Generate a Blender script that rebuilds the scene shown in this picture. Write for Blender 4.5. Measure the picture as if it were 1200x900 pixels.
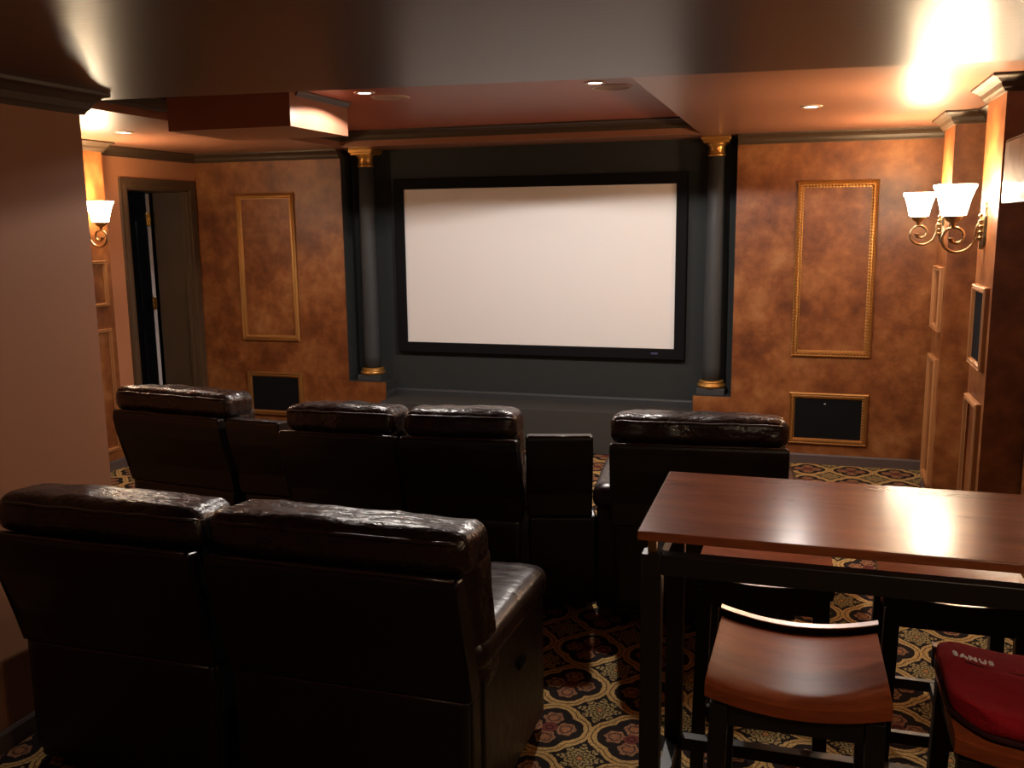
import bpy, bmesh, math, random
from mathutils import Vector, Matrix, noise

for o in list(bpy.data.objects):
    bpy.data.objects.remove(o, do_unlink=True)
S = bpy.context.scene
C = S.collection
R = math.radians
PI = math.pi

# ------------------------------------------------------------------ camera
yaw, pit, rol = R(17.254), R(9.752), R(-0.645)
cy, sy, cp, sp = math.cos(yaw), math.sin(yaw), math.cos(pit), math.sin(pit)
fw = Vector((-sy * cp, cy * cp, -sp))
rt = Vector((cy, sy, 0))
up = rt.cross(fw)
r2 = rt * math.cos(rol) + up * math.sin(rol)
u2 = up * math.cos(rol) - rt * math.sin(rol)
cd = bpy.data.cameras.new('camera')
cd.sensor_width = 36
cd.lens = 36 * 1100 / 1200
cd.clip_start = 0.05
cam = bpy.data.objects.new('camera', cd)
C.objects.link(cam)
m = Matrix((r2, u2, -fw)).transposed().to_4x4()
m.translation = Vector((0, 0, 1.70))
cam.matrix_world = m
S.camera = cam

# ------------------------------------------------------------------ world, exposure
w = bpy.data.worlds.new('world')
S.world = w
w.use_nodes = True
w.node_tree.nodes['Background'].inputs[0].default_value = (0.9, 0.6, 0.45, 1)
w.node_tree.nodes['Background'].inputs[1].default_value = 0.01
S.view_settings.view_transform = 'Standard'
S.view_settings.look = 'None'
S.view_settings.gamma = 1
S.view_settings.use_curve_mapping = False
S.view_settings.exposure = 0.12

SCONCE_GLOW = 60.0        # shade emission
SCONCE_W = 34.0            # lamp in the open top of the shade
TRAY_W = 116.0             # recessed cans in the raised ceiling
SOFFIT_W = 14.0
REAR_W = 10.0
WARM = (1.0, 0.66, 0.31)
CAN = (1.0, 0.90, 0.82)

# ------------------------------------------------------------------ room numbers (metres)
Y1 = 6.776                # front wall face
Y2 = 6.98                 # wall behind the screen
ZS = 2.275                # soffit
ZT = 2.385                # raised ceiling
ZN = 2.17                 # near ceiling
YN = 3.36                 # far edge of the near ceiling
XL, XR = -4.82, 0.93      # side walls
TX0, TX1, TY0, TY1 = -3.38, -0.70, 3.36, 6.58
NX, NY = -2.46, 2.82      # corner of the near left wall


# ------------------------------------------------------------------ materials
def mat(name, col=(.5, .5, .5), rough=.5, metal=0., spec=.5, coat=0., coat_r=.1):
    m = bpy.data.materials.new(name)
    m.use_nodes = True
    b = m.node_tree.nodes['Principled BSDF']
    b.inputs['Base Color'].default_value = (*col, 1)
    b.inputs['Roughness'].default_value = rough
    b.inputs['Metallic'].default_value = metal
    b.inputs['Specular IOR Level'].default_value = spec
    b.inputs['Coat Weight'].default_value = coat
    b.inputs['Coat Roughness'].default_value = coat_r
    return m


class NT:
    def __init__(s, m):
        s.t = m.node_tree
        s.b = s.t.nodes['Principled BSDF']

    def n(s, typ, **k):
        nd = s.t.nodes.new(typ)
        for a, v in k.items():
            setattr(nd, a, v)
        return nd

    def l(s, a, b):
        s.t.links.new(a, b)

    def coord(s, kind='Object'):
        if kind == 'World':
            return s.n('ShaderNodeNewGeometry').outputs['Position']
        return s.n('ShaderNodeTexCoord').outputs[kind]

    def noise(s, vec, scale, detail=4, rough=.55, sc=None):
        if sc:
            mp = s.n('ShaderNodeMapping')
            mp.inputs['Scale'].default_value = sc
            s.l(vec, mp.inputs['Vector'])
            vec = mp.outputs[0]
        nd = s.n('ShaderNodeTexNoise')
        nd.inputs['Scale'].default_value = scale
        nd.inputs['Detail'].default_value = detail
        nd.inputs['Roughness'].default_value = rough
        s.l(vec, nd.inputs['Vector'])
        return nd.outputs['Fac']

    def ramp(s, fac, stops):
        r = s.n('ShaderNodeValToRGB')
        e = r.color_ramp.elements
        while len(e) < len(stops):
            e.new(.5)
        for el, (p, c) in zip(e, stops):
            el.position = p
            el.color = (*c, 1)
        s.l(fac, r.inputs[0])
        return r.outputs[0]

    def bump(s, h, strength=.3, dist=.01, prev=None):
        b = s.n('ShaderNodeBump')
        b.inputs['Strength'].default_value = strength
        b.inputs['Distance'].default_value = dist
        s.l(h, b.inputs['Height'])
        if prev:
            s.l(prev, b.inputs['Normal'])
        s.l(b.outputs[0], s.b.inputs['Normal'])
        return b.outputs[0]

    def m(s, op, a, b=None, c=None):
        nd = s.n('ShaderNodeMath', operation=op)
        for i, v in enumerate((a, b, c)):
            if v is None:
                continue
            if isinstance(v, (int, float)):
                nd.inputs[i].default_value = v
            else:
                s.l(v, nd.inputs[i])
        return nd.outputs[0]

    def mix(s, fac, a, b):
        nd = s.n('ShaderNodeMix', data_type='RGBA')
        s.l(fac, nd.inputs[0]) if not isinstance(fac, (int, float)) else setattr(nd.inputs[0], 'default_value', fac)
        for i, v in ((6, a), (7, b)):
            if isinstance(v, tuple):
                nd.inputs[i].default_value = (*v, 1)
            else:
                s.l(v, nd.inputs[i])
        return nd.outputs[2]


M = {}


def faux():
    m = mat('faux_finish', rough=.42, spec=.42)
    k = NT(m)
    p = k.coord('World')
    n1 = k.noise(p, 3.2, 6, .62)
    n2 = k.noise(p, 11, 5, .6)
    f = k.m('ADD', k.m('MULTIPLY', n1, .62), k.m('MULTIPLY', n2, .38))
    c = k.ramp(f, [(.37, (.100, .028, .008)), (.47, (.165, .050, .013)), (.55, (.225, .079, .022)), (.65, (.30, .125, .042))])
    k.l(c, k.b.inputs['Base Color'])
    k.bump(n2, .08, .01)
    return m


def plain(name, col, rough, spec=.4, b=.03, sc=60, streak=None):
    m = mat(name, col, rough, spec=spec)
    k = NT(m)
    p = k.coord('World')
    n = k.noise(p, sc, 3, .5, streak)
    k.bump(n, b, .01)
    return m


def leather(name, col, rough, crease=.35):
    m = mat(name, col, rough, spec=.55)
    k = NT(m)
    p = k.coord('Object')
    n1 = k.noise(p, 11, 4, .55, (1, 2.2, 1.6))
    n2 = k.noise(p, 190, 2, .5)
    b1 = k.bump(n1, crease, .03)
    k.bump(n2, .12, .003, b1)
    k.l(k.ramp(n1, [(.3, (rough - .06,) * 3), (.7, (rough + .08,) * 3)]), k.b.inputs['Roughness'])
    return m


def wood(name, dark, light, rough, scale=3.0, sc=(1, 9, 9), spec=.5, coat=0.):
    m = mat(name, rough=rough, spec=spec, coat=coat, coat_r=.16)
    k = NT(m)
    p = k.coord('Object')
    n1 = k.noise(p, scale, 6, .6, sc)
    n2 = k.noise(p, scale * 9, 4, .5, sc)
    f = k.m('ADD', k.m('MULTIPLY', n1, .7), k.m('MULTIPLY', n2, .3))
    k.l(k.ramp(f, [(.35, dark), (.65, light)]), k.b.inputs['Base Color'])
    k.bump(n2, .05, .004)
    return m


def gold():
    m = mat('gilt', (.55, .30, .09), .38, .75)
    k = NT(m)
    p = k.coord('World')
    wv = k.n('ShaderNodeTexWave', wave_type='BANDS', bands_direction='DIAGONAL')
    wv.inputs['Scale'].default_value = 30
    wv.inputs['Distortion'].default_value = 1.0
    k.l(p, wv.inputs['Vector'])
    k.l(k.ramp(wv.outputs['Fac'], [(.0, (.30, .135, .036)), (.8, (.50, .26, .08))]), k.b.inputs['Base Color'])
    k.bump(wv.outputs['Fac'], .35, .006)
    return m


def emis(name, col, s):
    m = mat(name, (0.8, 0.8, 0.8), .4)
    b = m.node_tree.nodes['Principled BSDF']
    b.inputs['Emission Color'].default_value = (*col, 1)
    b.inputs['Emission Strength'].default_value = s
    return m


def carpet():
    """woven quatrefoil medallions with leafy stars between them"""
    m = mat('patterned_carpet', rough=.95, spec=.1)
    k = NT(m)
    p = k.coord('World')
    warp = k.n('ShaderNodeTexNoise')
    warp.inputs['Scale'].default_value = 38
    warp.inputs['Detail'].default_value = 2
    k.l(p, warp.inputs['Vector'])
    ws = k.n('ShaderNodeSeparateXYZ')
    k.l(warp.outputs['Color'], ws.inputs[0])
    s = k.n('ShaderNodeSeparateXYZ')
    k.l(p, s.inputs[0])
    px = k.m('ADD', s.outputs[0], k.m('MULTIPLY', k.m('SUBTRACT', ws.outputs[0], .5), .014))
    py = k.m('ADD', s.outputs[1], k.m('MULTIPLY', k.m('SUBTRACT', ws.outputs[1], .5), .014))
    DX, DY, X0, Y0 = .283, .3127, -.769, 2.864

    def cell(v, o, d, half):
        t = k.m('ADD', k.m('DIVIDE', k.m('SUBTRACT', v, o), d), 100.5 + half)
        return k.m('SUBTRACT', k.m('FRACT', t), .5)
    u, v = cell(px, X0, DX, 0), cell(py, Y0, DY, 0)
    a, b = k.m('ABSOLUTE', u), k.m('ABSOLUTE', v)

    def dist(ax, bx, cx, cyy):
        q = k.m('ADD', k.m('POWER', k.m('SUBTRACT', ax, cx), 2), k.m('POWER', k.m('SUBTRACT', bx, cyy), 2))
        return k.m('SQRT', q)
    d1, d2 = dist(a, b, .175, 0), dist(a, b, 0, .175)
    d = k.m('MINIMUM', d1, d2)
    lt = lambda x, y: k.m('LESS_THAN', x, y)
    gt = lambda x, y: k.m('GREATER_THAN', x, y)
    fine = k.noise(p, 130, 3, .6)
    BLK, GLD, DGLD = (.016, .011, .010), (.42, .25, .085), (.10, .05, .018)
    gold_c = k.ramp(fine, [(.35, (.28, .155, .048)), (.62, (.55, .36, .14))])
    # field between medallions: leafy star
    u2_, v2_ = cell(px, X0, DX, .5), cell(py, Y0, DY, .5)
    rr = k.m('SQRT', k.m('ADD', k.m('POWER', u2_, 2), k.m('POWER', v2_, 2)))
    th = k.m('ARCTAN2', v2_, u2_)
    pet = k.m('COSINE', k.m('MULTIPLY', th, 8))
    edge = k.m('ADD', .225, k.m('MULTIPLY', pet, .05))
    leaf = k.m('MULTIPLY', lt(rr, edge), gt(rr, .045))
    vein = gt(k.m('SINE', k.m('ADD', k.m('MULTIPLY', rr, 95), k.m('MULTIPLY', pet, 2.4))), -.55)
    leaf = k.m('MULTIPLY', leaf, vein)
    leaf_c = k.ramp(fine, [(.38, (.13, .09, .035)), (.62, (.42, .31, .13))])
    col = k.mix(leaf, BLK, leaf_c)
    col = k.mix(lt(rr, .035), col, (.40, .17, .06))
    # little gold crosses where the medallions touch
    # gold double border
    band = k.m('MULTIPLY', lt(d, .345), gt(d, .240))
    line = k.m('MULTIPLY', lt(d, .302), gt(d, .288))
    col = k.mix(band, col, gold_c)
    col = k.mix(line, col, DGLD)
    inner = lt(d, .240)
    col = k.mix(inner, col, BLK)
    # four flowers and a heart in each medallion
    f1, f2 = dist(a, b, .20, 0), dist(a, b, 0, .20)
    fd = k.m('MINIMUM', f1, f2)
    an1 = k.m('ARCTAN2', b, k.m('SUBTRACT', a, .20))
    an2 = k.m('ARCTAN2', k.m('SUBTRACT', b, .20), a)
    an = k.n('ShaderNodeMix', data_type='FLOAT')
    k.l(lt(f1, f2), an.inputs[0])
    k.l(an2, an.inputs[2])
    k.l(an1, an.inputs[3])
    fe = k.m('ADD', .122, k.m('MULTIPLY', k.m('COSINE', k.m('MULTIPLY', an.outputs[0], 6)), .012))
    rose = k.ramp(fine, [(.38, (.115, .044, .024)), (.60, (.33, .17, .085))])
    col = k.mix(lt(fd, fe), col, rose)
    col = k.mix(k.m('MULTIPLY', lt(fd, .078), gt(fd, .062)), col, (.06, .018, .014))
    col = k.mix(lt(fd, .03), col, (.30, .12, .05))
    cr = k.m('SQRT', k.m('ADD', k.m('POWER', u, 2), k.m('POWER', v, 2)))
    col = k.mix(lt(cr, .095), col, (.12, .030, .022))
    col = k.mix(k.m('MULTIPLY', lt(cr, .05), gt(cr, .034)), col, (.03, .008, .010))
    # scattered leaves on the black ground of the medallion
    k.l(col, k.b.inputs['Base Color'])
    pile = k.noise(p, 420, 2, .5)
    k.bump(pile, .5, .004)
    return m


M['faux'] = faux()
M['tan'] = plain('tan_paint', (.40, .17, .082), .55, .3, .02)
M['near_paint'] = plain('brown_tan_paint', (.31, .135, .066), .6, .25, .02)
M['soffit'] = plain('copper_satin_paint', (.27, .115, .068), .34, .5, .02, 25)
M['tray'] = plain('rust_satin_paint', (.33, .080, .038), .38, .5, .02, 25)
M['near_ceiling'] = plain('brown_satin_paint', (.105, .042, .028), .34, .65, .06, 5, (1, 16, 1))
M['crown'] = plain('bronze_trim', (.046, .027, .015), .46, .5, .03, 40)
M['pillar_wood'] = plain('umber_paint', (.13, .038, .02), .5, .35, .03, 30)
M['charcoal'] = plain('charcoal_wall', (.030, .034, .034), .85, .2, .04, 160)
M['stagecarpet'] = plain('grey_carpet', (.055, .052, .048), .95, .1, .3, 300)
M['charcoal_gloss'] = plain('charcoal_column', (.030, .033, .036), .62, .5, .02, 60)
M['black'] = mat('black_velvet', (.004, .004, .005), .8, spec=.15)
M['screen'] = plain('screen_fabric', (.80, .79, .78), .9, .1, .01, 300)
M['gold'] = gold()
M['gold_plain'] = plain('gold_leaf', (.56, .29, .075), .30, .6, .05, 30)
M['gold_plain'].node_tree.nodes['Principled BSDF'].inputs['Metallic'].default_value = .75
M['copper_trim'] = mat('copper_moulding', (.34, .145, .048), .5, .1)
M['base'] = plain('mauve_grey_trim', (.085, .058, .052), .5, .4, .02)
M['grille'] = plain('black_cloth', (.006, .006, .007), .9, .1, .2, 500)
M['leather'] = leather('brown_leather', (.019, .0095, .008), .27, .38)
M['leather_flat'] = leather('brown_leather_panel', (.008, .0048, .0042), .36, .06)
M['leather_smooth'] = leather('brown_leather_smooth', (.020, .010, .0085), .30, .12)
M['piping'] = leather('leather_piping', (.03, .016, .013), .3, .05)
M['table'] = wood('cherry_wood', (.16, .041, .015), (.29, .082, .030), .21, 2.2, (1, 7, 7), .3, .0)
M['seat_wood'] = wood('red_brown_wood', (.19, .041, .013), (.32, .080, .026), .24, 3.2, (1, 8, 8), .14, .0)
M['black_metal'] = plain('black_enamel', (.010, .009, .009), .36, .5, .02, 60)
M['red'] = plain('red_fleece', (.30, .006, .014), .85, .2, .35, 90)
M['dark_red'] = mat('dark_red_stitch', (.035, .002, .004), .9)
M['white_print'] = mat('white_print', (.9, .8, .8), .6)
M['nickel'] = mat('antique_brass', (.42, .30, .17), .28, 1.)
M['brass'] = mat('polished_brass', (.65, .45, .16), .22, 1.)
M['shade'] = emis('lit_glass', (1., .80, .55), SCONCE_GLOW)
M['lens'] = emis('lit_lens', (1., .82, .72), 20.0)
M['can'] = mat('can_trim', (.5, .36, .28), .35, .2)
M['speaker_mesh'] = plain('speaker_mesh', (.36, .25, .20), .7, .3, .3, 600)
M['door_wood'] = plain('dark_stained_door', (.022, .014, .010), .4, .5, .03, 12, (8, 8, 1))
M['jamb'] = plain('brown_jamb_paint', (.072, .042, .022), .5, .4, .03, 40)
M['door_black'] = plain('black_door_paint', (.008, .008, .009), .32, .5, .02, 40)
M['white_edge'] = mat('white_door_edge', (.62, .60, .62), .5)
M['silver'] = plain('silver_glass', (.50, .46, .42), .5, .5, .5, 14)
M['silver'].node_tree.nodes['Principled BSDF'].inputs['Metallic'].default_value = .2
M['silver'].node_tree.nodes['Principled BSDF'].inputs['Coat Weight'].default_value = 1
M['silver'].node_tree.nodes['Principled BSDF'].inputs['Coat Roughness'].default_value = .06
M['silver'].node_tree.nodes['Principled BSDF'].inputs['Coat IOR'].default_value = 1.9
M['steel'] = plain('brushed_steel', (.82, .78, .74), .30, .5, .05, 80)
M['steel'].node_tree.nodes['Principled BSDF'].inputs['Metallic'].default_value = 1
M['badge'] = mat('blue_grey_badge', (.09, .09, .20), .3, .5)
M['carpet'] = carpet()


# ------------------------------------------------------------------ mesh helpers
def obj(name, bm, m=None, parent=None, smooth=False):
    me = bpy.data.meshes.new(name)
    bmesh.ops.recalc_face_normals(bm, faces=bm.faces[:])
    if smooth:
        for f in bm.faces:
            f.smooth = True
    bm.to_mesh(me)
    bm.free()
    if m is not None:
        me.materials.append(m)
    o = bpy.data.objects.new(name, me)
    C.objects.link(o)
    if parent is not None:
        o.parent = parent
    return o


def thing(name, label, cat, loc=(0, 0, 0), rz=0, group=None):
    o = bpy.data.objects.new(name, None)
    o.empty_display_size = .1
    C.objects.link(o)
    o.location = loc
    o.rotation_euler = (0, 0, rz)
    o['label'] = label
    o['category'] = cat
    if group:
        o['group'] = group
    return o


def struct(o, label=None):
    o['kind'] = 'structure'
    if label:
        o['label'] = label
    return o


def box(x0, x1, y0, y1, z0, z1, bev=0, seg=2, bm=None):
    b = bm or bmesh.new()
    r = bmesh.ops.create_cube(b, size=1)
    vs = r['verts']
    for v in vs:
        v.co = Vector(((x0 + x1) / 2 + v.co.x * (x1 - x0), (y0 + y1) / 2 + v.co.y * (y1 - y0), (z0 + z1) / 2 + v.co.z * (z1 - z0)))
    if bev:
        es = list({e for v in vs for e in v.link_edges})
        bmesh.ops.bevel(b, geom=es, offset=bev, segments=seg, affect='EDGES', profile=.5)
    return b


def prism(pts, x0, x1, bev=0, seg=3, bm=None):
    """polygon pts (y,z) extruded along x"""
    b = bm or bmesh.new()
    A = [b.verts.new((x0, y, z)) for y, z in pts]
    B = [b.verts.new((x1, y, z)) for y, z in pts]
    fs = [b.faces.new(A), b.faces.new(B[::-1])]
    n = len(pts)
    for i in range(n):
        fs.append(b.faces.new((A[i], A[(i + 1) % n], B[(i + 1) % n], B[i])))
    if bev:
        bmesh.ops.bevel(b, geom=list({e for f in fs for e in f.edges}), offset=bev, segments=seg, affect='EDGES', profile=.5)
    return b


def poly_prism(pts, z0, z1, bm=None):
    """polygon pts (x,y) extruded along z"""
    b = bm or bmesh.new()
    A = [b.verts.new((x, y, z0)) for x, y in pts]
    B = [b.verts.new((x, y, z1)) for x, y in pts]
    b.faces.new(A)
    b.faces.new(B[::-1])
    n = len(pts)
    for i in range(n):
        b.faces.new((A[i], A[(i + 1) % n], B[(i + 1) % n], B[i]))
    return b


def lathe(prof, n=32, bm=None, cx=0, cyy=0):
    b = bm or bmesh.new()
    rings = []
    for r, z in prof:
        if r < 1e-5:
            rings.append([b.verts.new((cx, cyy, z))])
        else:
            rings.append([b.verts.new((cx + r * math.cos(2 * PI * i / n), cyy + r * math.sin(2 * PI * i / n), z)) for i in range(n)])
    for a, c in zip(rings, rings[1:]):
        if len(a) == 1 and len(c) == 1:
            continue
        for i in range(n):
            j = (i + 1) % n
            if len(a) == 1:
                b.faces.new((a[0], c[i], c[j]))
            elif len(c) == 1:
                b.faces.new((a[i], a[j], c[0]))
            else:
                b.faces.new((a[i], a[j], c[j], c[i]))
    return b


def tube(pts, rad, n=10, bm=None):
    b = bm or bmesh.new()
    pts = [Vector(p) for p in pts]
    rads = rad if isinstance(rad, (list, tuple)) else [rad] * len(pts)
    rings = []
    ref = None
    for i, p in enumerate(pts):
        d = (pts[min(i + 1, len(pts) - 1)] - pts[max(i - 1, 0)]).normalized()
        if ref is None:
            ref = d.orthogonal().normalized()
        ref = (ref - d * ref.dot(d)).normalized()
        q = d.cross(ref)
        rings.append([b.verts.new(p + (ref * math.cos(2 * PI * k / n) + q * math.sin(2 * PI * k / n)) * rads[i]) for k in range(n)])
    for a, c in zip(rings, rings[1:]):
        for k in range(n):
            b.faces.new((a[k], a[(k + 1) % n], c[(k + 1) % n], c[k]))
    b.faces.new(rings[0][::-1])
    b.faces.new(rings[-1])
    return b


def sweep(path, prof, conv, closed=False, bm=None):
    """path: 2D points, prof: (offset to the left of travel, height); conv maps (a,b,h) to 3D"""
    b = bm or bmesh.new()
    P = [Vector(p) for p in path]
    n = len(P)
    rings = []
    for i in range(n):
        if closed or 0 < i < n - 1:
            d0 = (P[i] - P[i - 1]).normalized()
            d1 = (P[(i + 1) % n] - P[i]).normalized()
        elif i == 0:
            d0 = d1 = (P[1] - P[0]).normalized()
        else:
            d0 = d1 = (P[-1] - P[-2]).normalized()
        n0, n1 = Vector((-d0.y, d0.x)), Vector((-d1.y, d1.x))
        t = (n0 + n1)
        t = t / max(.2, t.dot(n0)) if t.length > 1e-6 else n0
        rings.append([b.verts.new(conv(P[i].x + t.x * o, P[i].y + t.y * o, h)) for o, h in prof])
    k = len(prof)
    seq = list(zip(rings, rings[1:])) + ([(rings[-1], rings[0])] if closed else [])
    for a, c in seq:
        for j in range(k):
            b.faces.new((a[j], a[(j + 1) % k], c[(j + 1) % k], c[j]))
    if not closed:
        b.faces.new(rings[0][::-1])
        b.faces.new(rings[-1])
    return b


def pillow(hx, hy, hz, r, n=14, bulge=0., wr=0., seed=0., wsc=9.):
    b = bmesh.new()
    bmesh.ops.create_cube(b, size=2)
    bmesh.ops.subdivide_edges(b, edges=b.edges[:], cuts=n, use_grid_fill=True)
    H = Vector((hx, hy, hz))
    for v in b.verts:
        u = Vector([math.sin(c * PI / 2) if abs(c) > .999 else c for c in v.co])
        # gather the grid towards the edges
        q = Vector([math.copysign(1 - (1 - abs(c)) ** 1.35, c) for c in v.co])
        p = Vector((q.x * hx, q.y * hy, q.z * hz))
        inn = Vector([max(-(H[i] - r), min(H[i] - r, p[i])) for i in range(3)])
        d = p - inn
        if d.length > 1e-7:
            p = inn + d.normalized() * r
        nrm = d.normalized() if d.length > 1e-7 else v.co.normalized()
        sag = bulge * max(0, 1 - (p.x / hx) ** 2) ** .5
        p += nrm * sag
        if wr:
            s = noise.noise(Vector((p.x * wsc + seed, p.y * wsc * .5, p.z * wsc * .5 + seed * 2)))
            s2 = noise.noise(Vector((p.x * wsc * 2.7 + seed, p.y * wsc * 1.4, p.z * wsc * 1.3)))
            p += nrm * (s * wr + s2 * wr * .5)
        v.co = p
    return b


def grille_frame(path_rect, wid, thick, conv, m, parent, name='panel_moulding'):
    a0, a1, b0, b1 = path_rect
    prof = [(0, 0), (0, thick * .7), (wid * .18, thick), (wid * .34, thick * .62), (wid * .5, thick * .95), (wid * .72, thick * .95), (wid * .86, thick * .45), (wid, thick * .4), (wid, 0)]
    bm = sweep([(a0, b0), (a1, b0), (a1, b1), (a0, b1)], prof, conv, True)
    return obj(name, bm, m, parent)


# ================================================================== ROOM
fl = obj('floor', box(XL - .1, XR + .1, -2.0, Y2 + .1, -.1, 0), M['carpet'])
struct(fl)
stage = struct(obj('floor', box(-3.158, -.738, 6.645, Y2, .0, .322, .006), M['stagecarpet']))

# front wall with the recess (ledges left and right carry the columns)
RX0, RX1, LX0, LX1, ZL = -3.487, -.464, -3.163, -.733, .45
wf = bmesh.new()
T = .30
box(XL - .1, RX0, Y1, Y1 + T, 0, ZS + .2, bm=wf)
box(RX1, XR + .1, Y1, Y1 + T, 0, ZS + .2, bm=wf)
box(RX0, LX0, Y1, Y1 + T, 0, ZL, bm=wf)
box(LX1, RX1, Y1, Y1 + T, 0, ZL, bm=wf)
front = struct(obj('wall_front', wf, M['faux']))
# charcoal lining of the recess
rb = bmesh.new()
box(RX0, RX1, Y2, Y2 + .1, 0, ZS + .2, bm=rb)
box(RX0, RX0 + .004, Y1 + .006, Y2, ZL, ZS, bm=rb)
box(RX1 - .004, RX1, Y1 + .006, Y2, ZL, ZS, bm=rb)
box(RX0, LX0 + .004, Y1 + .004, Y2, ZL, ZL + .006, bm=rb)
box(LX1 - .004, RX1, Y1 + .004, Y2, ZL, ZL + .006, bm=rb)
box(LX0, LX0 + .005, Y1 + .004, Y2, 0, ZL, bm=rb)
box(LX1 - .005, LX1, Y1 + .004, Y2, 0, ZL, bm=rb)
recess = struct(obj('wall_recess', rb, M['charcoal']))
bb = sweep([(LX0 + .005, Y1 + .01), (LX0 + .005, Y2), (LX1 - .005, Y2), (LX1 - .005, Y1 + .01)][::-1], [(0, .322), (.014, .322), (.014, .362), (.008, .374), (0, .378)], lambda a, b, h: (a, b, h))
struct(obj('baseboard_recess', bb, M['charcoal_gloss']))

# side walls
DY0, DY1, DZ = 5.93, 6.68, 1.985
wl = bmesh.new()
box(XL - .34, XL, 2.0, DY0, 0, ZS + .2, bm=wl)
box(XL - .34, XL, DY1, Y1 + .3, 0, ZS + .2, bm=wl)
box(XL - .34, XL, DY0, DY1, DZ, ZS + .2, bm=wl)
left = struct(obj('wall_left', wl, M['tan']))
wr_ = box(XR, XR + .1, -2.0, Y1 + .1, 0, ZS + .2)
right = struct(obj('wall_right', wr_, M['faux']))
nw = bmesh.new()
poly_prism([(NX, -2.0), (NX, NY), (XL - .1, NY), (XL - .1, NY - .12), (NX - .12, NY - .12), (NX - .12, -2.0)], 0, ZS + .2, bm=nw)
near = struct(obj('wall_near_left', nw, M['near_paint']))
struct(obj('wall_back', box(NX, XR, -2.1, -2.0, 0, ZS + .2), M['tan']))

# pilasters
PX = .765
PILS = [(.70, 1.13), (4.40, 4.83), (5.80, 6.23)]
for y0, y1 in PILS:
    obj('pilaster', box(PX, XR, y0, y1, 0, ZS), M['faux'], right)
LPX = -4.62
obj('pilaster', box(XL, LPX, 5.03, 5.47, 0, ZS), M['faux'], left)

# ceilings
cb = bmesh.new()
box(TX0, TX1, 2.7, TY1, ZT, ZT + .1, bm=cb)
struct(obj('ceiling', cb, M['tray']))
sb = bmesh.new()
box(TX1, XR + .1, 2.7, Y1, ZS, ZS + .2, bm=sb)
box(XL - .1, TX0, 2.7, Y1, ZS, ZS + .2, bm=sb)
box(TX0, TX1, TY1, Y1, ZS, ZS + .2, bm=sb)
box(RX0, RX1, Y1, Y2, ZS, ZS + .2, bm=sb)
struct(obj('ceiling', sb, M['soffit']))
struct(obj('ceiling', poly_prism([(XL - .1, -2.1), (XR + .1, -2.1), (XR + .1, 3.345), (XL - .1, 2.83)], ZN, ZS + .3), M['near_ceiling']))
DB = (-3.27, -2.535, 4.40, 5.04, 2.2)
duct = struct(obj('ceiling', box(DB[0], DB[1], DB[2], DB[3], DB[4], ZT), M['soffit']))

# crown mouldings
CROWN = [(0, 0), (0, -.068), (.010, -.068), (.016, -.058), (.022, -.052), (.030, -.034), (.046, -.020), (.052, -.016), (.060, -.014), (.066, -.010), (.066, 0)]


def crown(name, path, z, parent=None, s=1.0):
    bm = sweep(path, [(o * s, z - .0005 + h * s) for o, h in CROWN], lambda a, b, h: (a, b, h))
    o = obj(name, bm, M['crown'], parent)
    return struct(o) if parent is None else o


# path direction keeps the room on the left hand
crown('trim', [(XR, YN + .005)] + [q for y0, y1 in PILS[1:] for q in ((XR, y0), (PX, y0), (PX, y1), (XR, y1))] + [(XR, Y1), (RX1 + .002, Y1)], ZS)
crown('trim', [(RX0 - .002, Y1), (XL, Y1), (XL, 5.47), (LPX, 5.47), (LPX, 5.03), (XL, 5.03), (XL, 2.95)], ZS)
crown('trim', [(TX1, TY0), (TX1, TY1), (TX0, TY1), (TX0, 3.0)], ZT, None, 1.0)
crown('trim', [(XL, NY), (NX, NY), (NX, -1.9)][::-1], ZN) if False else None
bm = sweep([(NX, -1.95), (NX, NY), (XL + .1, NY)], [(-o * 1.15, ZN - .0005 + h * 1.15) for o, h in CROWN], lambda a, b, h: (a, b, h))
struct(obj('trim', bm, M['crown']))
# crown on the room side of the duct box
crown('duct_crown', [(DB[1], DB[3]), (DB[1], DB[2])][::-1] and [(DB[1], DB[3]), (DB[1], DB[2] + .06)], ZT, duct, .42)

# baseboards
BASE = [(0, 0), (0, .070), (.006, .070), (.012, .060), (.014, 0)]


def base(name, path, z=0):
    struct(obj(name, sweep(path, BASE, lambda a, b, h: (a, b, h)), M['base']))


base('baseboard_right', [(XR, -1.9)] + [q for y0, y1 in PILS for q in ((XR, y0), (PX, y0), (PX, y1), (XR, y1))] + [(XR, Y1), (LX1, Y1)])
base('baseboard_left', [(LX0, Y1), (XL, Y1), (XL, DY1 + .1)])
base('baseboard_left', [(XL, DY0 - .1), (XL, 5.47), (LPX, 5.47), (LPX, 5.03), (XL, 5.03), (XL, NY), (NX, NY), (NX, -1.9)])

# wall panels (gilt rope mouldings) on the front wall
cf = lambda a, b, h: (a, Y1 - h, b)
for x0, x1 in ((-.0625, .457), (-4.44, -3.908)):
    grille_frame((x0, x1, .762, 1.955), .045, .022, cf, M['gold'], front)


def cx_side(X, s):
    return lambda a, b, h: (X + s * h, a, b)


for k, (y0, y1) in enumerate(PILS):
    if k == 2:
        grille_frame((y0 + .06, y1 - .06, 1.05, 1.42), .03, .026, cx_side(PX, -1), M['copper_trim'], right)
    grille_frame((y0 + .06, y1 - .06, .14, .89), .03, .026, cx_side(PX, -1), M['copper_trim'], right)
grille_frame((5.09, 5.41, 1.16, 1.475), .026, .024, cx_side(LPX, 1), M['copper_trim'], left)
grille_frame((5.09, 5.41, .14, 1.005), .026, .024, cx_side(LPX, 1), M['copper_trim'], left)

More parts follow.
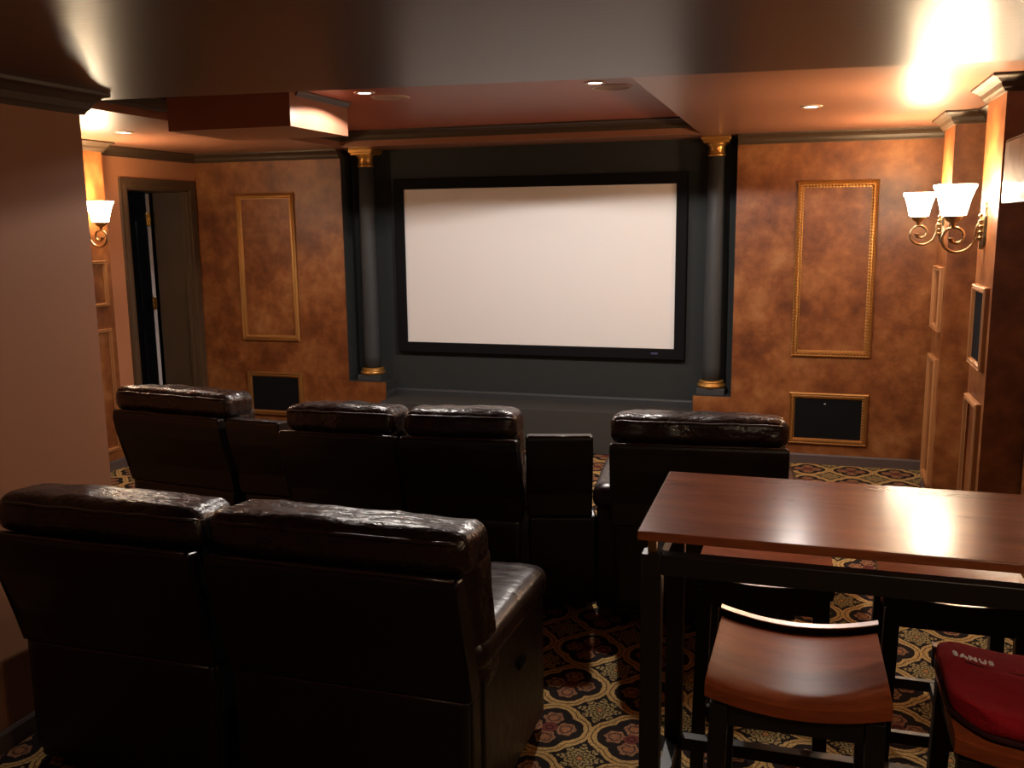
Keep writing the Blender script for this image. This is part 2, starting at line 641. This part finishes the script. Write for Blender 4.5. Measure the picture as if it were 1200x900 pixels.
# door in the left wall
door = thing('door_1', 'open dark door in a deep brown frame in the left wall', 'door', (XL, DY1, 0))
del door['category']
struct(door)
Lx = lambda x: x - XL
Ly = lambda y: y - DY1
cas = sweep([(Ly(DY0), 0), (Ly(DY0), DZ), (0, DZ), (0, 0)], [(0, 0), (0, .016), (.02, .020), (.05, .016), (.072, .018), (.075, 0)], lambda a, b, h: (h, a, b))
obj('door_casing', cas, M['jamb'], door)
jb = bmesh.new()
box(-.34, .002, -.012, 0, 0, DZ, bm=jb)
box(-.34, .002, Ly(DY0), Ly(DY0) + .012, 0, DZ, bm=jb)
box(-.34, .002, Ly(DY0), 0, DZ - .012, DZ, bm=jb)
obj('door_jamb', jb, M['jamb'], door)
obj('door_stop', box(-.06, -.035, -.026, -.012, 0, DZ - .012, .003), M['jamb'], door)
leaf = obj('door_leaf', box(-1.12, -.372, -.062, -.022, .01, DZ - .015, .002), M['door_black'], door)
for z0, z1 in ((.2, .85), (1.0, 1.75)):
    for x0, x1 in ((-1.02, -.79), (-.70, -.47)):
        fr = sweep([(x0, z0), (x1, z0), (x1, z1), (x0, z1)], [(0, 0), (0, .006), (.012, .009), (.025, 0)], lambda a, b, h: (a, -.062 - h, b), True)
        obj('panel_moulding', fr, M['door_black'], leaf)
obj('door_edge', box(-.3715, -.366, -.060, -.024, .012, DZ - .017), M['white_edge'], leaf)
for z in (1.76, 1.07, .25):
    hg = bmesh.new()
    box(-.376, -.33, -.078, -.060, z - .05, z + .05, .003, bm=hg)
    tube([(-.352, -.085, z - .055), (-.352, -.085, z + .055)], .008, 10, hg)
    obj('hinge', hg, M['brass'], door)
# what is behind the doorway
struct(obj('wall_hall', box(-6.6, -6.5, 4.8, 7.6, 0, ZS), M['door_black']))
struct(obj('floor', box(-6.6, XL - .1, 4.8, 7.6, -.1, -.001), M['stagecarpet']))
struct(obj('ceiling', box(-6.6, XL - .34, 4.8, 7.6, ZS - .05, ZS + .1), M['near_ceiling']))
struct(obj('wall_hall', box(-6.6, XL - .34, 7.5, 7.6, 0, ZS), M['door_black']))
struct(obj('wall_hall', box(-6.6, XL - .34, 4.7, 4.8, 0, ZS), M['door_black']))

# ================================================================== THINGS ON THE WALLS
# projection screen
scr = thing('projection_screen', 'large white projection screen in a wide black frame on the charcoal wall', 'screen', (-1.966, Y2, .69))
W2, Hh = 1.066, 1.19
fx0, fx1, fz0, fz1 = -1.148, 1.148, -.008, 1.355
ax, az0, az1 = W2, .085, .085 + Hh
fb = sweep([(fx0, fz0), (fx1, fz0), (fx1, fz1), (fx0, fz1)], [(0, 0), (0, .046), (.006, .050), (.074, .046), (.080, .036), (.080, 0)], lambda a, b, h: (a, -h - .001, b), True)
obj('screen_frame', fb, M['black'], scr)
obj('screen_fabric', box(-1.09, 1.09, -.026, -.020, .05, 1.30), M['screen'], scr)
obj('badge', box(.90, .952, -.0525, -.0485, .030, .044, .001), M['badge'], scr)

# columns
for x, lab in ((-3.312, 'left of the screen'), (-.612, 'right of the screen')):
    c = thing('column', 'round charcoal column with gold capital and base ring, ' + lab, 'column', (x, 6.865, ZL + .006))
    z0 = 0
    obj('plinth', box(-.10, .10, -.085, .10, 0, .048, .004), M['charcoal_gloss'], c)
    obj('base_ring', lathe([(.070, .048), (.094, .050), (.100, .060), (.100, .070), (.092, .078), (.084, .082), (.090, .090), (.086, .098), (.070, .104)], 40), M['gold_plain'], c, True)
    top = ZS - ZL - .006
    obj('shaft', lathe([(.0, .09), (.066, .09), (.067, .2), (.066, .7), (.062, 1.2), (.056, top - .13), (.0, top - .13)], 40), M['charcoal_gloss'], c, True)
    cap = bmesh.new()
    lathe([(.0, top - .135), (.060, top - .135), (.063, top - .125), (.057, top - .118), (.055, top - .07), (.066, top - .055), (.070, top - .05), (.066, top - .042), (.0, top - .042)], 40, cap)
    cc = obj('capital', cap, M['gold_plain'], c, True)
    ab = bmesh.new()
    box(-.088, .088, -.088, .088, top - .045, top - .028, .003, bm=ab)
    box(-.10, .10, -.10, .10, top - .028, top - .001, .004, bm=ab)
    obj('abacus', ab, M['gold_plain'], c)


# in-wall speakers
def wall_speaker(label, loc, rz, w, h, fr, m, group=None):
    t = thing('wall_speaker', label, 'speaker', loc, rz)
    cv = lambda a, b, hh: (a, -hh, b)
    grille_frame((-w / 2, w / 2, 0, h), fr, .024, cv, m, t, 'frame')
    obj('grille', box(-w / 2 + fr * .9, w / 2 - fr * .9, -.008, -.001, fr * .9, h - fr * .9, .002), M['grille'], t)
    return t


sp1 = wall_speaker('black grille in a gilt frame low on the front wall, left of the screen', (-4.163, Y1, .136), 0, .512, .362, .04, M['gold'])
sp2 = wall_speaker('black grille in a gilt frame low on the front wall, right of the screen', (.198, Y1, .144), 0, .522, .364, .04, M['gold'])
obj('logo_dot', box(-.028, -.016, -.0095, -.0075, .285, .292), M['white_edge'], sp2)
sp3 = wall_speaker('narrow black wall speaker in a copper frame on the nearer right pilaster', (PX, 4.615, 1.035), R(-90), .32, .365, .03, M['copper_trim'])


# sconces: the arm reaches out from a leafy backplate
def sconce(label, loc, rz, power):
    t = thing('wall_sconce', label, 'lamp', loc, rz, None)
    # local: +x points out of the wall
    bp = bmesh.new()
    prof = [(-.115, .012), (-.10, .026), (-.06, .034), (-.02, .030), (.03, .036), (.07, .026), (.09, .012)]
    rings = []
    for z, wd in prof:
        rings.append([bp.verts.new((x, y, z)) for x, y in ((0, -wd), (.012, -wd * .8), (.024, 0), (.012, wd * .8), (0, wd))])
    for a, c in zip(rings, rings[1:]):
        for i in range(4):
            bp.faces.new((a[i], a[i + 1], c[i + 1], c[i]))
        bp.faces.new((a[4], a[0], c[0], c[4]))
    bp.faces.new(rings[0])
    bp.faces.new(rings[-1])
    bpo = obj('backplate', bp, M['nickel'], t)
    lv = bmesh.new()
    for q, z in enumerate((-.07, -.045, -.02, .005, .03)):
        r = bmesh.ops.create_icosphere(lv, subdivisions=2, radius=1)
        for v in r['verts']:
            v.co = Vector((.024 + v.co.x * .010, v.co.y * (.022 - .002 * q), z + v.co.z * .010 + abs(v.co.y) * .008))
    obj('leaf_relief', lv, M['nickel'], bpo, True)
    # scroll arm: from the plate down and round into a spiral under the shade
    pts = [(.018, 0, .045), (.035, 0, .040)]
    pts = []
    N = 46
    cx0, cz0 = .122, -.062
    for i in range(N + 1):
        f = i / N
        ang = R(28) - f * R(560)
        rad = .096 - .078 * f ** .62
        pts.append((cx0 + rad * math.cos(ang), 0, cz0 + rad * math.sin(ang)))
    # mirror so that the start lies at the wall
    pts = [(2 * cx0 - x, y, z) for x, y, z in pts]
    pts = [(.020, 0, .020), (.026, 0, .0)] + pts
    rads = [.007] * len(pts)
    for i in range(6):
        rads[-1 - i] = .007 + .0012 * (6 - i)
    obj('scroll_arm', tube(pts, rads, 10), M['nickel'], t, True)
    cup = lathe([(0, -.02), (.008, -.018), (.010, .0), (.030, .012), (.036, .022), (.040, .030), (.040, .036), (0, .036)], 24, None, .135, 0)
    obj('cup', cup, M['nickel'], t, True)
    sh = lathe([(.0, .036), (.050, .036), (.053, .040), (.060, .075), (.070, .112), (.083, .148), (.090, .162), (.089, .170), (.085, .169), (.079, .148), (.066, .112), (.056, .078), (.048, .044), (0, .042)], 36, None, .135, 0)
    obj('shade', sh, M['shade'], t, True)
    ld = bpy.data.lights.new('bulb', 'POINT')
    ld.energy = power
    ld.color = WARM
    ld.shadow_soft_size = .03
    lo = bpy.data.objects.new('bulb', ld)
    C.objects.link(lo)
    lo.parent = t
    lo.location = (.135, 0, .15)
    return t


sconce('lit glass bowl wall lamp on a scroll arm, on the nearer right pilaster', (PX, 4.66, 1.675), PI, SCONCE_W)
sconce('lit glass bowl wall lamp on a scroll arm, on the farther right pilaster', (PX, 6.03, 1.675), PI, SCONCE_W)
sconce('lit glass bowl wall lamp on the left pilaster beside the open door', (LPX, 5.25, 1.70), 0, SCONCE_W)


sconce('added fill light shaped as a glass bowl wall lamp, unseen, on the pilaster nearest the bar table', (PX, .915, 1.675), PI, SCONCE_W * .4)  # dimmer sconce out of view, added to light the stools and red cloth
hl = bpy.data.lights.new('hall_fill', 'POINT')  # unseen cool fill behind the doorway, added to brighten the door edge
hl.energy = 2.6
hl.color = (.9, .92, 1)
hl.shadow_soft_size = .1
ho = bpy.data.objects.new('hall_fill', hl)
C.objects.link(ho)
ho.location = (-5.35, 5.3, 2.0)


# recessed cans
def can_light(label, x, y, z, power, size=157):
    t = thing('recessed_light', label, 'lamp', (x, y, z))
    obj('trim_ring', lathe([(.034, -.0005), (.034, -.004), (.040, -.007), (.052, -.006), (.058, -.001), (.058, 0)], 32), M['can'], t, True)
    obj('lens', lathe([(0, -.003), (.034, -.003), (.034, -.0005), (0, -.0005)], 32), M['lens'], t)
    ld = bpy.data.lights.new('bulb', 'SPOT')
    ld.energy = power
    ld.color = CAN
    ld.spot_size = R(size)
    ld.spot_blend = .06
    ld.shadow_soft_size = .035
    lo = bpy.data.objects.new('bulb', ld)
    C.objects.link(lo)
    lo.parent = t
    lo.location = (0, 0, -.02)
    return t


can_light('small recessed light in the raised ceiling, left one beside the speaker disc', -2.25, 4.68, ZT, TRAY_W * .62)
can_light('small recessed light in the raised ceiling, right one beside the speaker disc', -1.03, 4.775, ZT, TRAY_W * 1.15)
can_light('recessed light in the soffit right of the screen', .004, 5.25, ZS, SOFFIT_W)
can_light('recessed light in the soffit near the open door', -4.02, 4.98, ZS, SOFFIT_W)
for x, lab in ((-2.20, 'left round speaker disc in the raised ceiling'), (-.985, 'right round speaker disc in the raised ceiling')):
    t = thing('ceiling_speaker', lab, 'speaker', (x, 4.965 if x > -2 else 4.90, ZT))
    obj('rim', lathe([(.094, 0), (.094, -.006), (.104, -.005), (.107, 0)], 36), M['can'], t, True)
    obj('mesh_grille', lathe([(0, -.005), (.094, -.004), (.094, 0), (0, 0)], 36), M['speaker_mesh'], t)

# glass fronted picture right of the near pilaster
t = thing('wall_picture', 'silver grey glossy wall panel beside the near right pilaster, partly out of frame', 'picture', (XR, 3.72, 1.75))
obj('mount', box(-.19, 0, -.12, .12, .05, .17, .004), M['black_metal'], t)
obj('glass', box(-.216, -.212, -.34, .34, .012, .228), M['silver'], t)
obj('frame', box(-.212, -.19, -.36, .36, 0, .24, .004), M['black_metal'], t)


# ================================================================== RECLINERS
def tapered(bm, D, wb, wf_):
    """narrow the piece towards the front"""
    for v in bm.verts:
        f = max(0, min(1, v.co.y / D))
        v.co.x *= 1 - (1 - wf_ / wb) * f
    return bm


ZTOP = .82


def recliner(label, x, y, rz, w, wf_=None, arm_l=.0, arm_r=.0, cw=None, group=None, seed=0., ao=0., D=.86, foot=True):
    """origin: middle of the back of the base on the floor; +y faces the screen"""
    wf_ = wf_ or w
    cw = cw or w
    t = thing('recliner', label, 'recliner', (x, y, 0), rz, group)
    h = w / 2
    # carcass, and the upholstered flap that hangs over its back
    lo = prism([(.0, .045), (.0, .44), (.05, .46), (.62, .36), (.62, .045)], -h + .008, h - .008, .012)
    obj('base', tapered(lo, D, w, wf_), M['leather_flat'], t)
    fb_ = pillow(h - .012, .007, .180, .006, 12, .004, .0025, seed + 2)
    fo = obj('back_flap', fb_, M['leather_flat'], t, True)
    fo.location = (0, -.010, .265)
    obj('piping', tube([(-h + .022, -.009, .180), (-h * .4, -.010, .1785), (h * .3, -.010, .1795), (h - .022, -.009, .178)], .004, 6), M['piping'], fo, True)
    # back shell
    shp = [(-.022, .447), (-.035, .55), (-.092, .70), (-.108, .775), (-.110, ZTOP - .008), (-.100, ZTOP), (-.06, ZTOP - .005), (-.02, .70), (.06, .447)]
    shl = prism(shp, -h, h, .009)
    sh = obj('back_shell', shl, M['leather_flat'], t)
    obj('piping', tube([(-h + .012, -.104, ZTOP - .002), (-h * .5, -.107, ZTOP + .001), (0, -.107, ZTOP - .001), (h * .5, -.107, ZTOP + .001), (h - .012, -.104, ZTOP - .002)], .0055, 8), M['piping'], sh, True)
    # head cushion
    hc = pillow(cw / 2, .102, .058, .044, 20, .008, .008, seed)
    o = obj('head_cushion', hc, M['leather'], t, True)
    o.location = (0, .030, .862)
    o.rotation_euler = (R(-5), 0, 0)
    pp = []
    for i in range(33):
        f = -1 + 2 * i / 32
        e_ = max(0, abs(f) - .88) / .12
        xx = f * (cw / 2 - .006)
        zz = .034 + .004 * noise.noise(Vector((f * 4 + seed, 0, 0))) - .012 * e_ * e_
        yy = -.103 - .009 * (1 - f * f) ** .5 + .045 * e_ * e_
        pp.append((xx, yy, zz))
    obj('piping', tube(pp, .0055, 6), M['piping'], o, True)
    # back cushion below it
    bc = pillow(cw / 2 - .004, .085, .22, .06, 12, .01, .006, seed + 5)
    o = obj('back_cushion', bc, M['leather'], t, True)
    o.location = (0, .112, .635)
    o.rotation_euler = (R(11), 0, 0)
    # seat
    inner = w - arm_l - arm_r
    ix = (arm_l - arm_r) / 2
    sc = pillow(inner / 2 - .004, .30, .085, .05, 12, .012, .004, seed + 9)
    for v in sc.verts:
        v.co.x += ix
        v.co.y += .47
    tapered(sc, D, w, wf_)
    o = obj('seat_cushion', sc, M['leather'], t, True)
    o.location = (0, 0, .455)
    fr = pillow(inner / 2 - .006, .055, .20, .04, 8, .008, .004, seed + 3)
    for v in fr.verts:
        v.co.x += ix
        v.co.y += .69
    tapered(fr, D, w, wf_)
    o = obj('footrest', fr, M['leather'], t, True)
    o.location = (0, 0, .27)
    for s, a in ((-1, arm_l), (1, arm_r)):
        if not a:
            continue
        x0, x1 = (h - a + ao, h + ao) if s > 0 else (-h - ao, -h + a - ao)
        ab = prism([(.075, .04), (.075, .51), (.12, .53), (.66, .50), (.70, .45), (.70, .04)], x0, x1, .012)
        arm = obj('arm', ab, M['leather_flat'], t)
        tp = pillow(a / 2 + .012, .33, .05, .045, 12, .008, .003, seed + 7)
        o2 = obj('arm_pad', tp, M['leather_smooth'], arm, True)
        o2.location = ((x0 + x1) / 2 + s * .006, .375, .535)
        o2.rotation_euler = (R(-2), 0, 0)
        lvr = box(-.004, .004, -.035, .035, -.012, .012, .003)
        q = obj('recline_lever', lvr, M['grille'], arm)
        q.location = (x1 + .006 if s > 0 else x0 - .006, .42, .36)
    for fx in (-h + .06, h - .06):
        for fy in (.06, .54):
            obj('foot', lathe([(0, 0), (.022, 0), (.026, .046), (0, .046)], 12, None, fx, fy), M['black_metal'], t)
    return t


def console(label, x, y, rz, w, wf_, group=None, D=.80, flare=0.):
    t = thing('console', label, 'console', (x, y, 0), rz, group)
    h = w / 2
    lo = prism([(.0, .045), (.0, .44), (.05, .46), (.74, .42), (.74, .045)], -h + .006, h - .006 + flare, .012)
    obj('base', tapered(lo, D, w, wf_), M['leather_flat'], t)
    shp = [(-.022, .447), (-.035, .55), (-.092, .70), (-.105, .775), (-.107, ZTOP - .006), (-.097, ZTOP + .002), (-.02, ZTOP - .004), (.01, .70), (.06, .447)]
    sh = obj('back_shell', prism(shp, -h, h, .009), M['leather_flat'], t)
    obj('piping', tube([(-h + .012, -.100, ZTOP), (h - .012, -.100, ZTOP)], .005, 8), M['piping'], sh, True)
    tp = prism([(.065, .43), (.065, .56), (.70, .545), (.74, .50), (.74, .43)], -h + .006, h - .006, .014)
    obj('console_top', tapered(tp, D, w, wf_), M['leather_smooth'], t)
    ch = bmesh.new()
    lathe([(0, .552), (.030, .552), (.036, .566), (.040, .566), (.040, .552), (0, .552)], 20, ch, 0, .32)
    obj('cup_holder', ch, M['black_metal'], t)
    return t


def at_ridge(x, y, deg):
    """origin of a unit whose shell ridge is centred on x, y"""
    a = R(deg)
    return x - .105 * math.sin(a), y + .105 * math.cos(a), a


recliner('dark brown leather recliner in the rear row, at the left edge beside the wall', *at_ridge(-1.918, 2.070, 0), .690, None, .16, 0, .705, seed=1.3)
recliner('dark brown leather recliner in the rear row, with one arm facing the carpeted aisle', *at_ridge(-1.160, 2.075, 0), .738, None, 0, .20, .765, seed=7.7)

recliner('dark leather recliner at the left end of the front row, nearest the open door', *at_ridge(-2.883, 3.69, -6), .645, .60, .14, 0, .70, seed=3.1)
console('dark leather wedge console between the leftmost front row recliner and the next', *at_ridge(-2.380, 3.65, -2), .285, .12)
recliner('dark leather recliner in the front row, second seat from the left', *at_ridge(-1.886, 3.514, 2), .538, .48, 0, 0, .520, seed=5.5)
recliner('dark leather recliner in the front row, between the middle seat and the aisle console', *at_ridge(-1.344, 3.555, 6), .505, .44, 0, 0, .488, seed=11.)
console('dark leather console at the aisle end of the front row', *at_ridge(-.943, 3.692, 15), .282, .08, flare=.03)
recliner('wide dark leather recliner standing apart on the right, behind the bar table', *at_ridge(-.372, 3.666, 6), .700, None, .13, .13, .70, seed=15., ao=.07)

# ================================================================== BAR TABLE AND STOOLS
TXa, TXb, TYa, TYb = -.342, .86, 2.055, 2.60
TXb = .86
tb = thing('bar_table', 'long cherry wood bar table on a black metal frame', 'table', ((TXa + TXb) / 2, (TYa + TYb) / 2, 0))
ox, oy = (TXa + TXb) / 2, (TYa + TYb) / 2
hw, hd = (TXb - TXa) / 2, (TYb - TYa) / 2
obj('tabletop', box(-hw, hw, -hd, hd, .978, 1.0, .003, 2), M['table'], tb)
lx, ly, ls = hw - .03, hd - .045, .0235
for sx in (-1, 1):
    for s2 in (-1, 1):
        obj('leg', box(sx * lx - ls, sx * lx + ls, s2 * ly - ls, s2 * ly + ls, 0, .938, .002), M['black_metal'], tb)
        obj('spacer', box(sx * lx - .010, sx * lx + .010, s2 * ly - .010, s2 * ly + .010, .936, .979), M['nickel'], tb)
for s2 in (-1, 1):
    obj('rail', box(-lx + ls, lx - ls, s2 * ly - .018, s2 * ly + .018, .888, .937, .002), M['black_metal'], tb)
for sx in (-1, 1):
    obj('side_rail', box(sx * lx - .018, sx * lx + .018, -ly + ls, ly - ls, .888, .937, .002), M['black_metal'], tb)
    obj('low_rail', box(sx * lx - .018, sx * lx + .018, -ly + ls, ly - ls, .185, .222, .002), M['black_metal'], tb)
obj('low_rail', box(-lx + ls, lx - ls, ly - .018, ly + .018, .185, .222, .002), M['black_metal'], tb)


def stool(label, cx, cyy, side=1, seat_mat='seat_wood'):
    t = thing('bar_stool', label, 'stool', (cx, cyy, 0))
    hwx, hdy, th = .196, .196, .034
    b = bmesh.new()
    NXs = 20
    VS = [-1, -.985, -.95, -.9, -.8, -.6, -.3, 0, .3, .55, .7, .76, .80, .84, .88, .92, .95, .975, .99, 1]
    NYs = len(VS) - 1
    topv, botv = [], []
    for j in range(NYs + 1):
        v = VS[j]
        ra, rb_ = [], []
        for i in range(NXs + 1):
            u = -1 + 2 * i / NXs
            x = u * hwx * (1 + .02 * v * -1)
            yy = v * hdy + .006 * (1 - u * u) * (1 if v > 0 else -1)
            dip = .030 * (u * u)
            roll = .0050 * max(0, (v - .74) / .24) ** 2 + .006 * max(0, (v - .975) / .025) ** 2 + .006 * max(0, (-v - .85) / .15) ** 2
            ra.append(b.verts.new((x, yy, .638 + dip - roll)))
            rb_.append(b.verts.new((x, yy, .638 - th + dip * .9)))
        topv.append(ra)
        botv.append(rb_)
    for j in range(NYs):
        for i in range(NXs):
            b.faces.new((topv[j][i], topv[j][i + 1], topv[j + 1][i + 1], topv[j + 1][i]))
            b.faces.new((botv[j][i], botv[j + 1][i], botv[j + 1][i + 1], botv[j][i + 1]))
    for i in range(NXs):
        b.faces.new((topv[0][i], botv[0][i], botv[0][i + 1], topv[0][i + 1]))
        b.faces.new((topv[-1][i], topv[-1][i + 1], botv[-1][i + 1], botv[-1][i]))
    for j in range(NYs):
        b.faces.new((topv[j][0], topv[j + 1][0], botv[j + 1][0], botv[j][0]))
        b.faces.new((topv[j][-1], botv[j][-1], botv[j + 1][-1], topv[j + 1][-1]))
    so = obj('seat', b, M[seat_mat], t, True)
    mm = so.modifiers.new('edge', 'EDGE_SPLIT')
    mm.split_angle = R(50)
    # curved rail along the table side of the seat, with a bright metal cap
    for nm, y0, y1, zb, zt, mt in (('back_rail', .197, .216, -.040, .012, 'black_metal'), ('rail_cap', .1965, .2225, .0125, .0150, 'steel')):
        rl = bmesh.new()
        rg = []
        for i in range(21):
            u = -1 + i / 10
            dz = .638 + .030 * u * u
            rg.append([rl.verts.new((u * hwx, side * yy, dz + zz)) for yy, zz in ((y0, zb), (y1, zb), (y1, zt), (y0, zt))])
        for p, q in zip(rg, rg[1:]):
            for k in range(4):
                rl.faces.new((p[k], p[(k + 1) % 4], q[(k + 1) % 4], q[k]))
        rl.faces.new(rg[0])
        rl.faces.new(rg[-1])
        obj(nm, rl, M[mt], t)
    a, lw = .168, .0205
    for sx in (-1, 1):
        for s2 in (-1, 1):
            lb = bmesh.new()
            box(-lw, lw, -lw, lw, 0, .612, .002, bm=lb)
            for v in lb.verts:
                f = 1 - v.co.z / .612
                v.co.x += sx * (a + .012 * f)
                v.co.y += s2 * (a + .012 * f)
            obj('leg', lb, M['black_metal'], t)
    for s2 in (-1, 1):
        obj('apron', box(-a + lw, a - lw, s2 * a - .010, s2 * a + .010, .555, .608, .002), M['black_metal'], t)
        obj('side_apron', box(s2 * a - .010, s2 * a + .010, -a + lw, a - lw, .555, .608, .002), M['black_metal'], t)
    a2 = a + .007
    for s2 in (-1, 1):
        obj('stretcher', box(-a2 + lw * .9, a2 - lw * .9, s2 * a2 - .011, s2 * a2 + .011, .200, .235, .002), M['black_metal'], t)
    obj('cross_stretcher', box(-.011, .011, -a2 + .012, a2 - .012, .200, .235, .002), M['black_metal'], t)
    return t


stool('wooden saddle bar stool on the near side, left of the red covered one', .021, 2.225)
stool('bar stool on the near side of the table, carrying the red fabric', .530, 2.130)
stool('bar stool on the far side of the table, the left one', -.078, 2.90, -1)
stool('bar stool on the far side of the table, the right one', .447, 2.90, -1)

# red fabric folded over the near right stool
rc = thing('folded_cloth', 'bright red folded fabric with white lettering on a bar stool', 'fabric', (.530, 2.125, .652))
pb = pillow(.205, .178, .019, .018, 22, .003, .004, 2., 7.)
hem = pillow(.206, .176, .008, .007, 16, .0, .003, 5., 9.)
for bmh, lift in ((pb, .0255), (hem, -.0015)):
    for v in bmh.verts:
        k_ = math.hypot(v.co.x / .205, v.co.y / .178)
        if k_ > 1.18:
            v.co.x *= 1.18 / k_
            v.co.y *= 1.18 / k_
        v.co.z += lift + .030 * (v.co.x / .196) ** 2
obj('cloth', pb, M['red'], rc, True)
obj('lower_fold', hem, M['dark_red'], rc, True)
cu = bpy.data.curves.new('lettering', 'FONT')
cu.body = 'SANUS'
cu.size = .024
cu.extrude = .002
cu.space_character = 1.25
cu.offset = .0006
cu.align_x = 'LEFT'
tmp = bpy.data.objects.new('tmp', cu)
C.objects.link(tmp)
bpy.context.view_layer.update()
me = bpy.data.meshes.new_from_object(tmp.evaluated_get(bpy.context.evaluated_depsgraph_get()))
bpy.data.objects.remove(tmp, do_unlink=True)
me.materials.clear()
me.materials.append(M['white_print'])
for v in me.vertices:
    xx = v.co.x - .172
    v.co.z += .0500 + .030 * (xx / .196) ** 2
lt_ = bpy.data.objects.new('lettering', me)
C.objects.link(lt_)
lt_.parent = rc
lt_.location = (-.172, .072, 0)
obj('stitch_line', tube([(x_ / 100, .052 - .0002 * x_, .0482 + .030 * (x_ / 19.6) ** 2) for x_ in range(-15, 9, 2)], .0016, 6), M['dark_red'], rc)
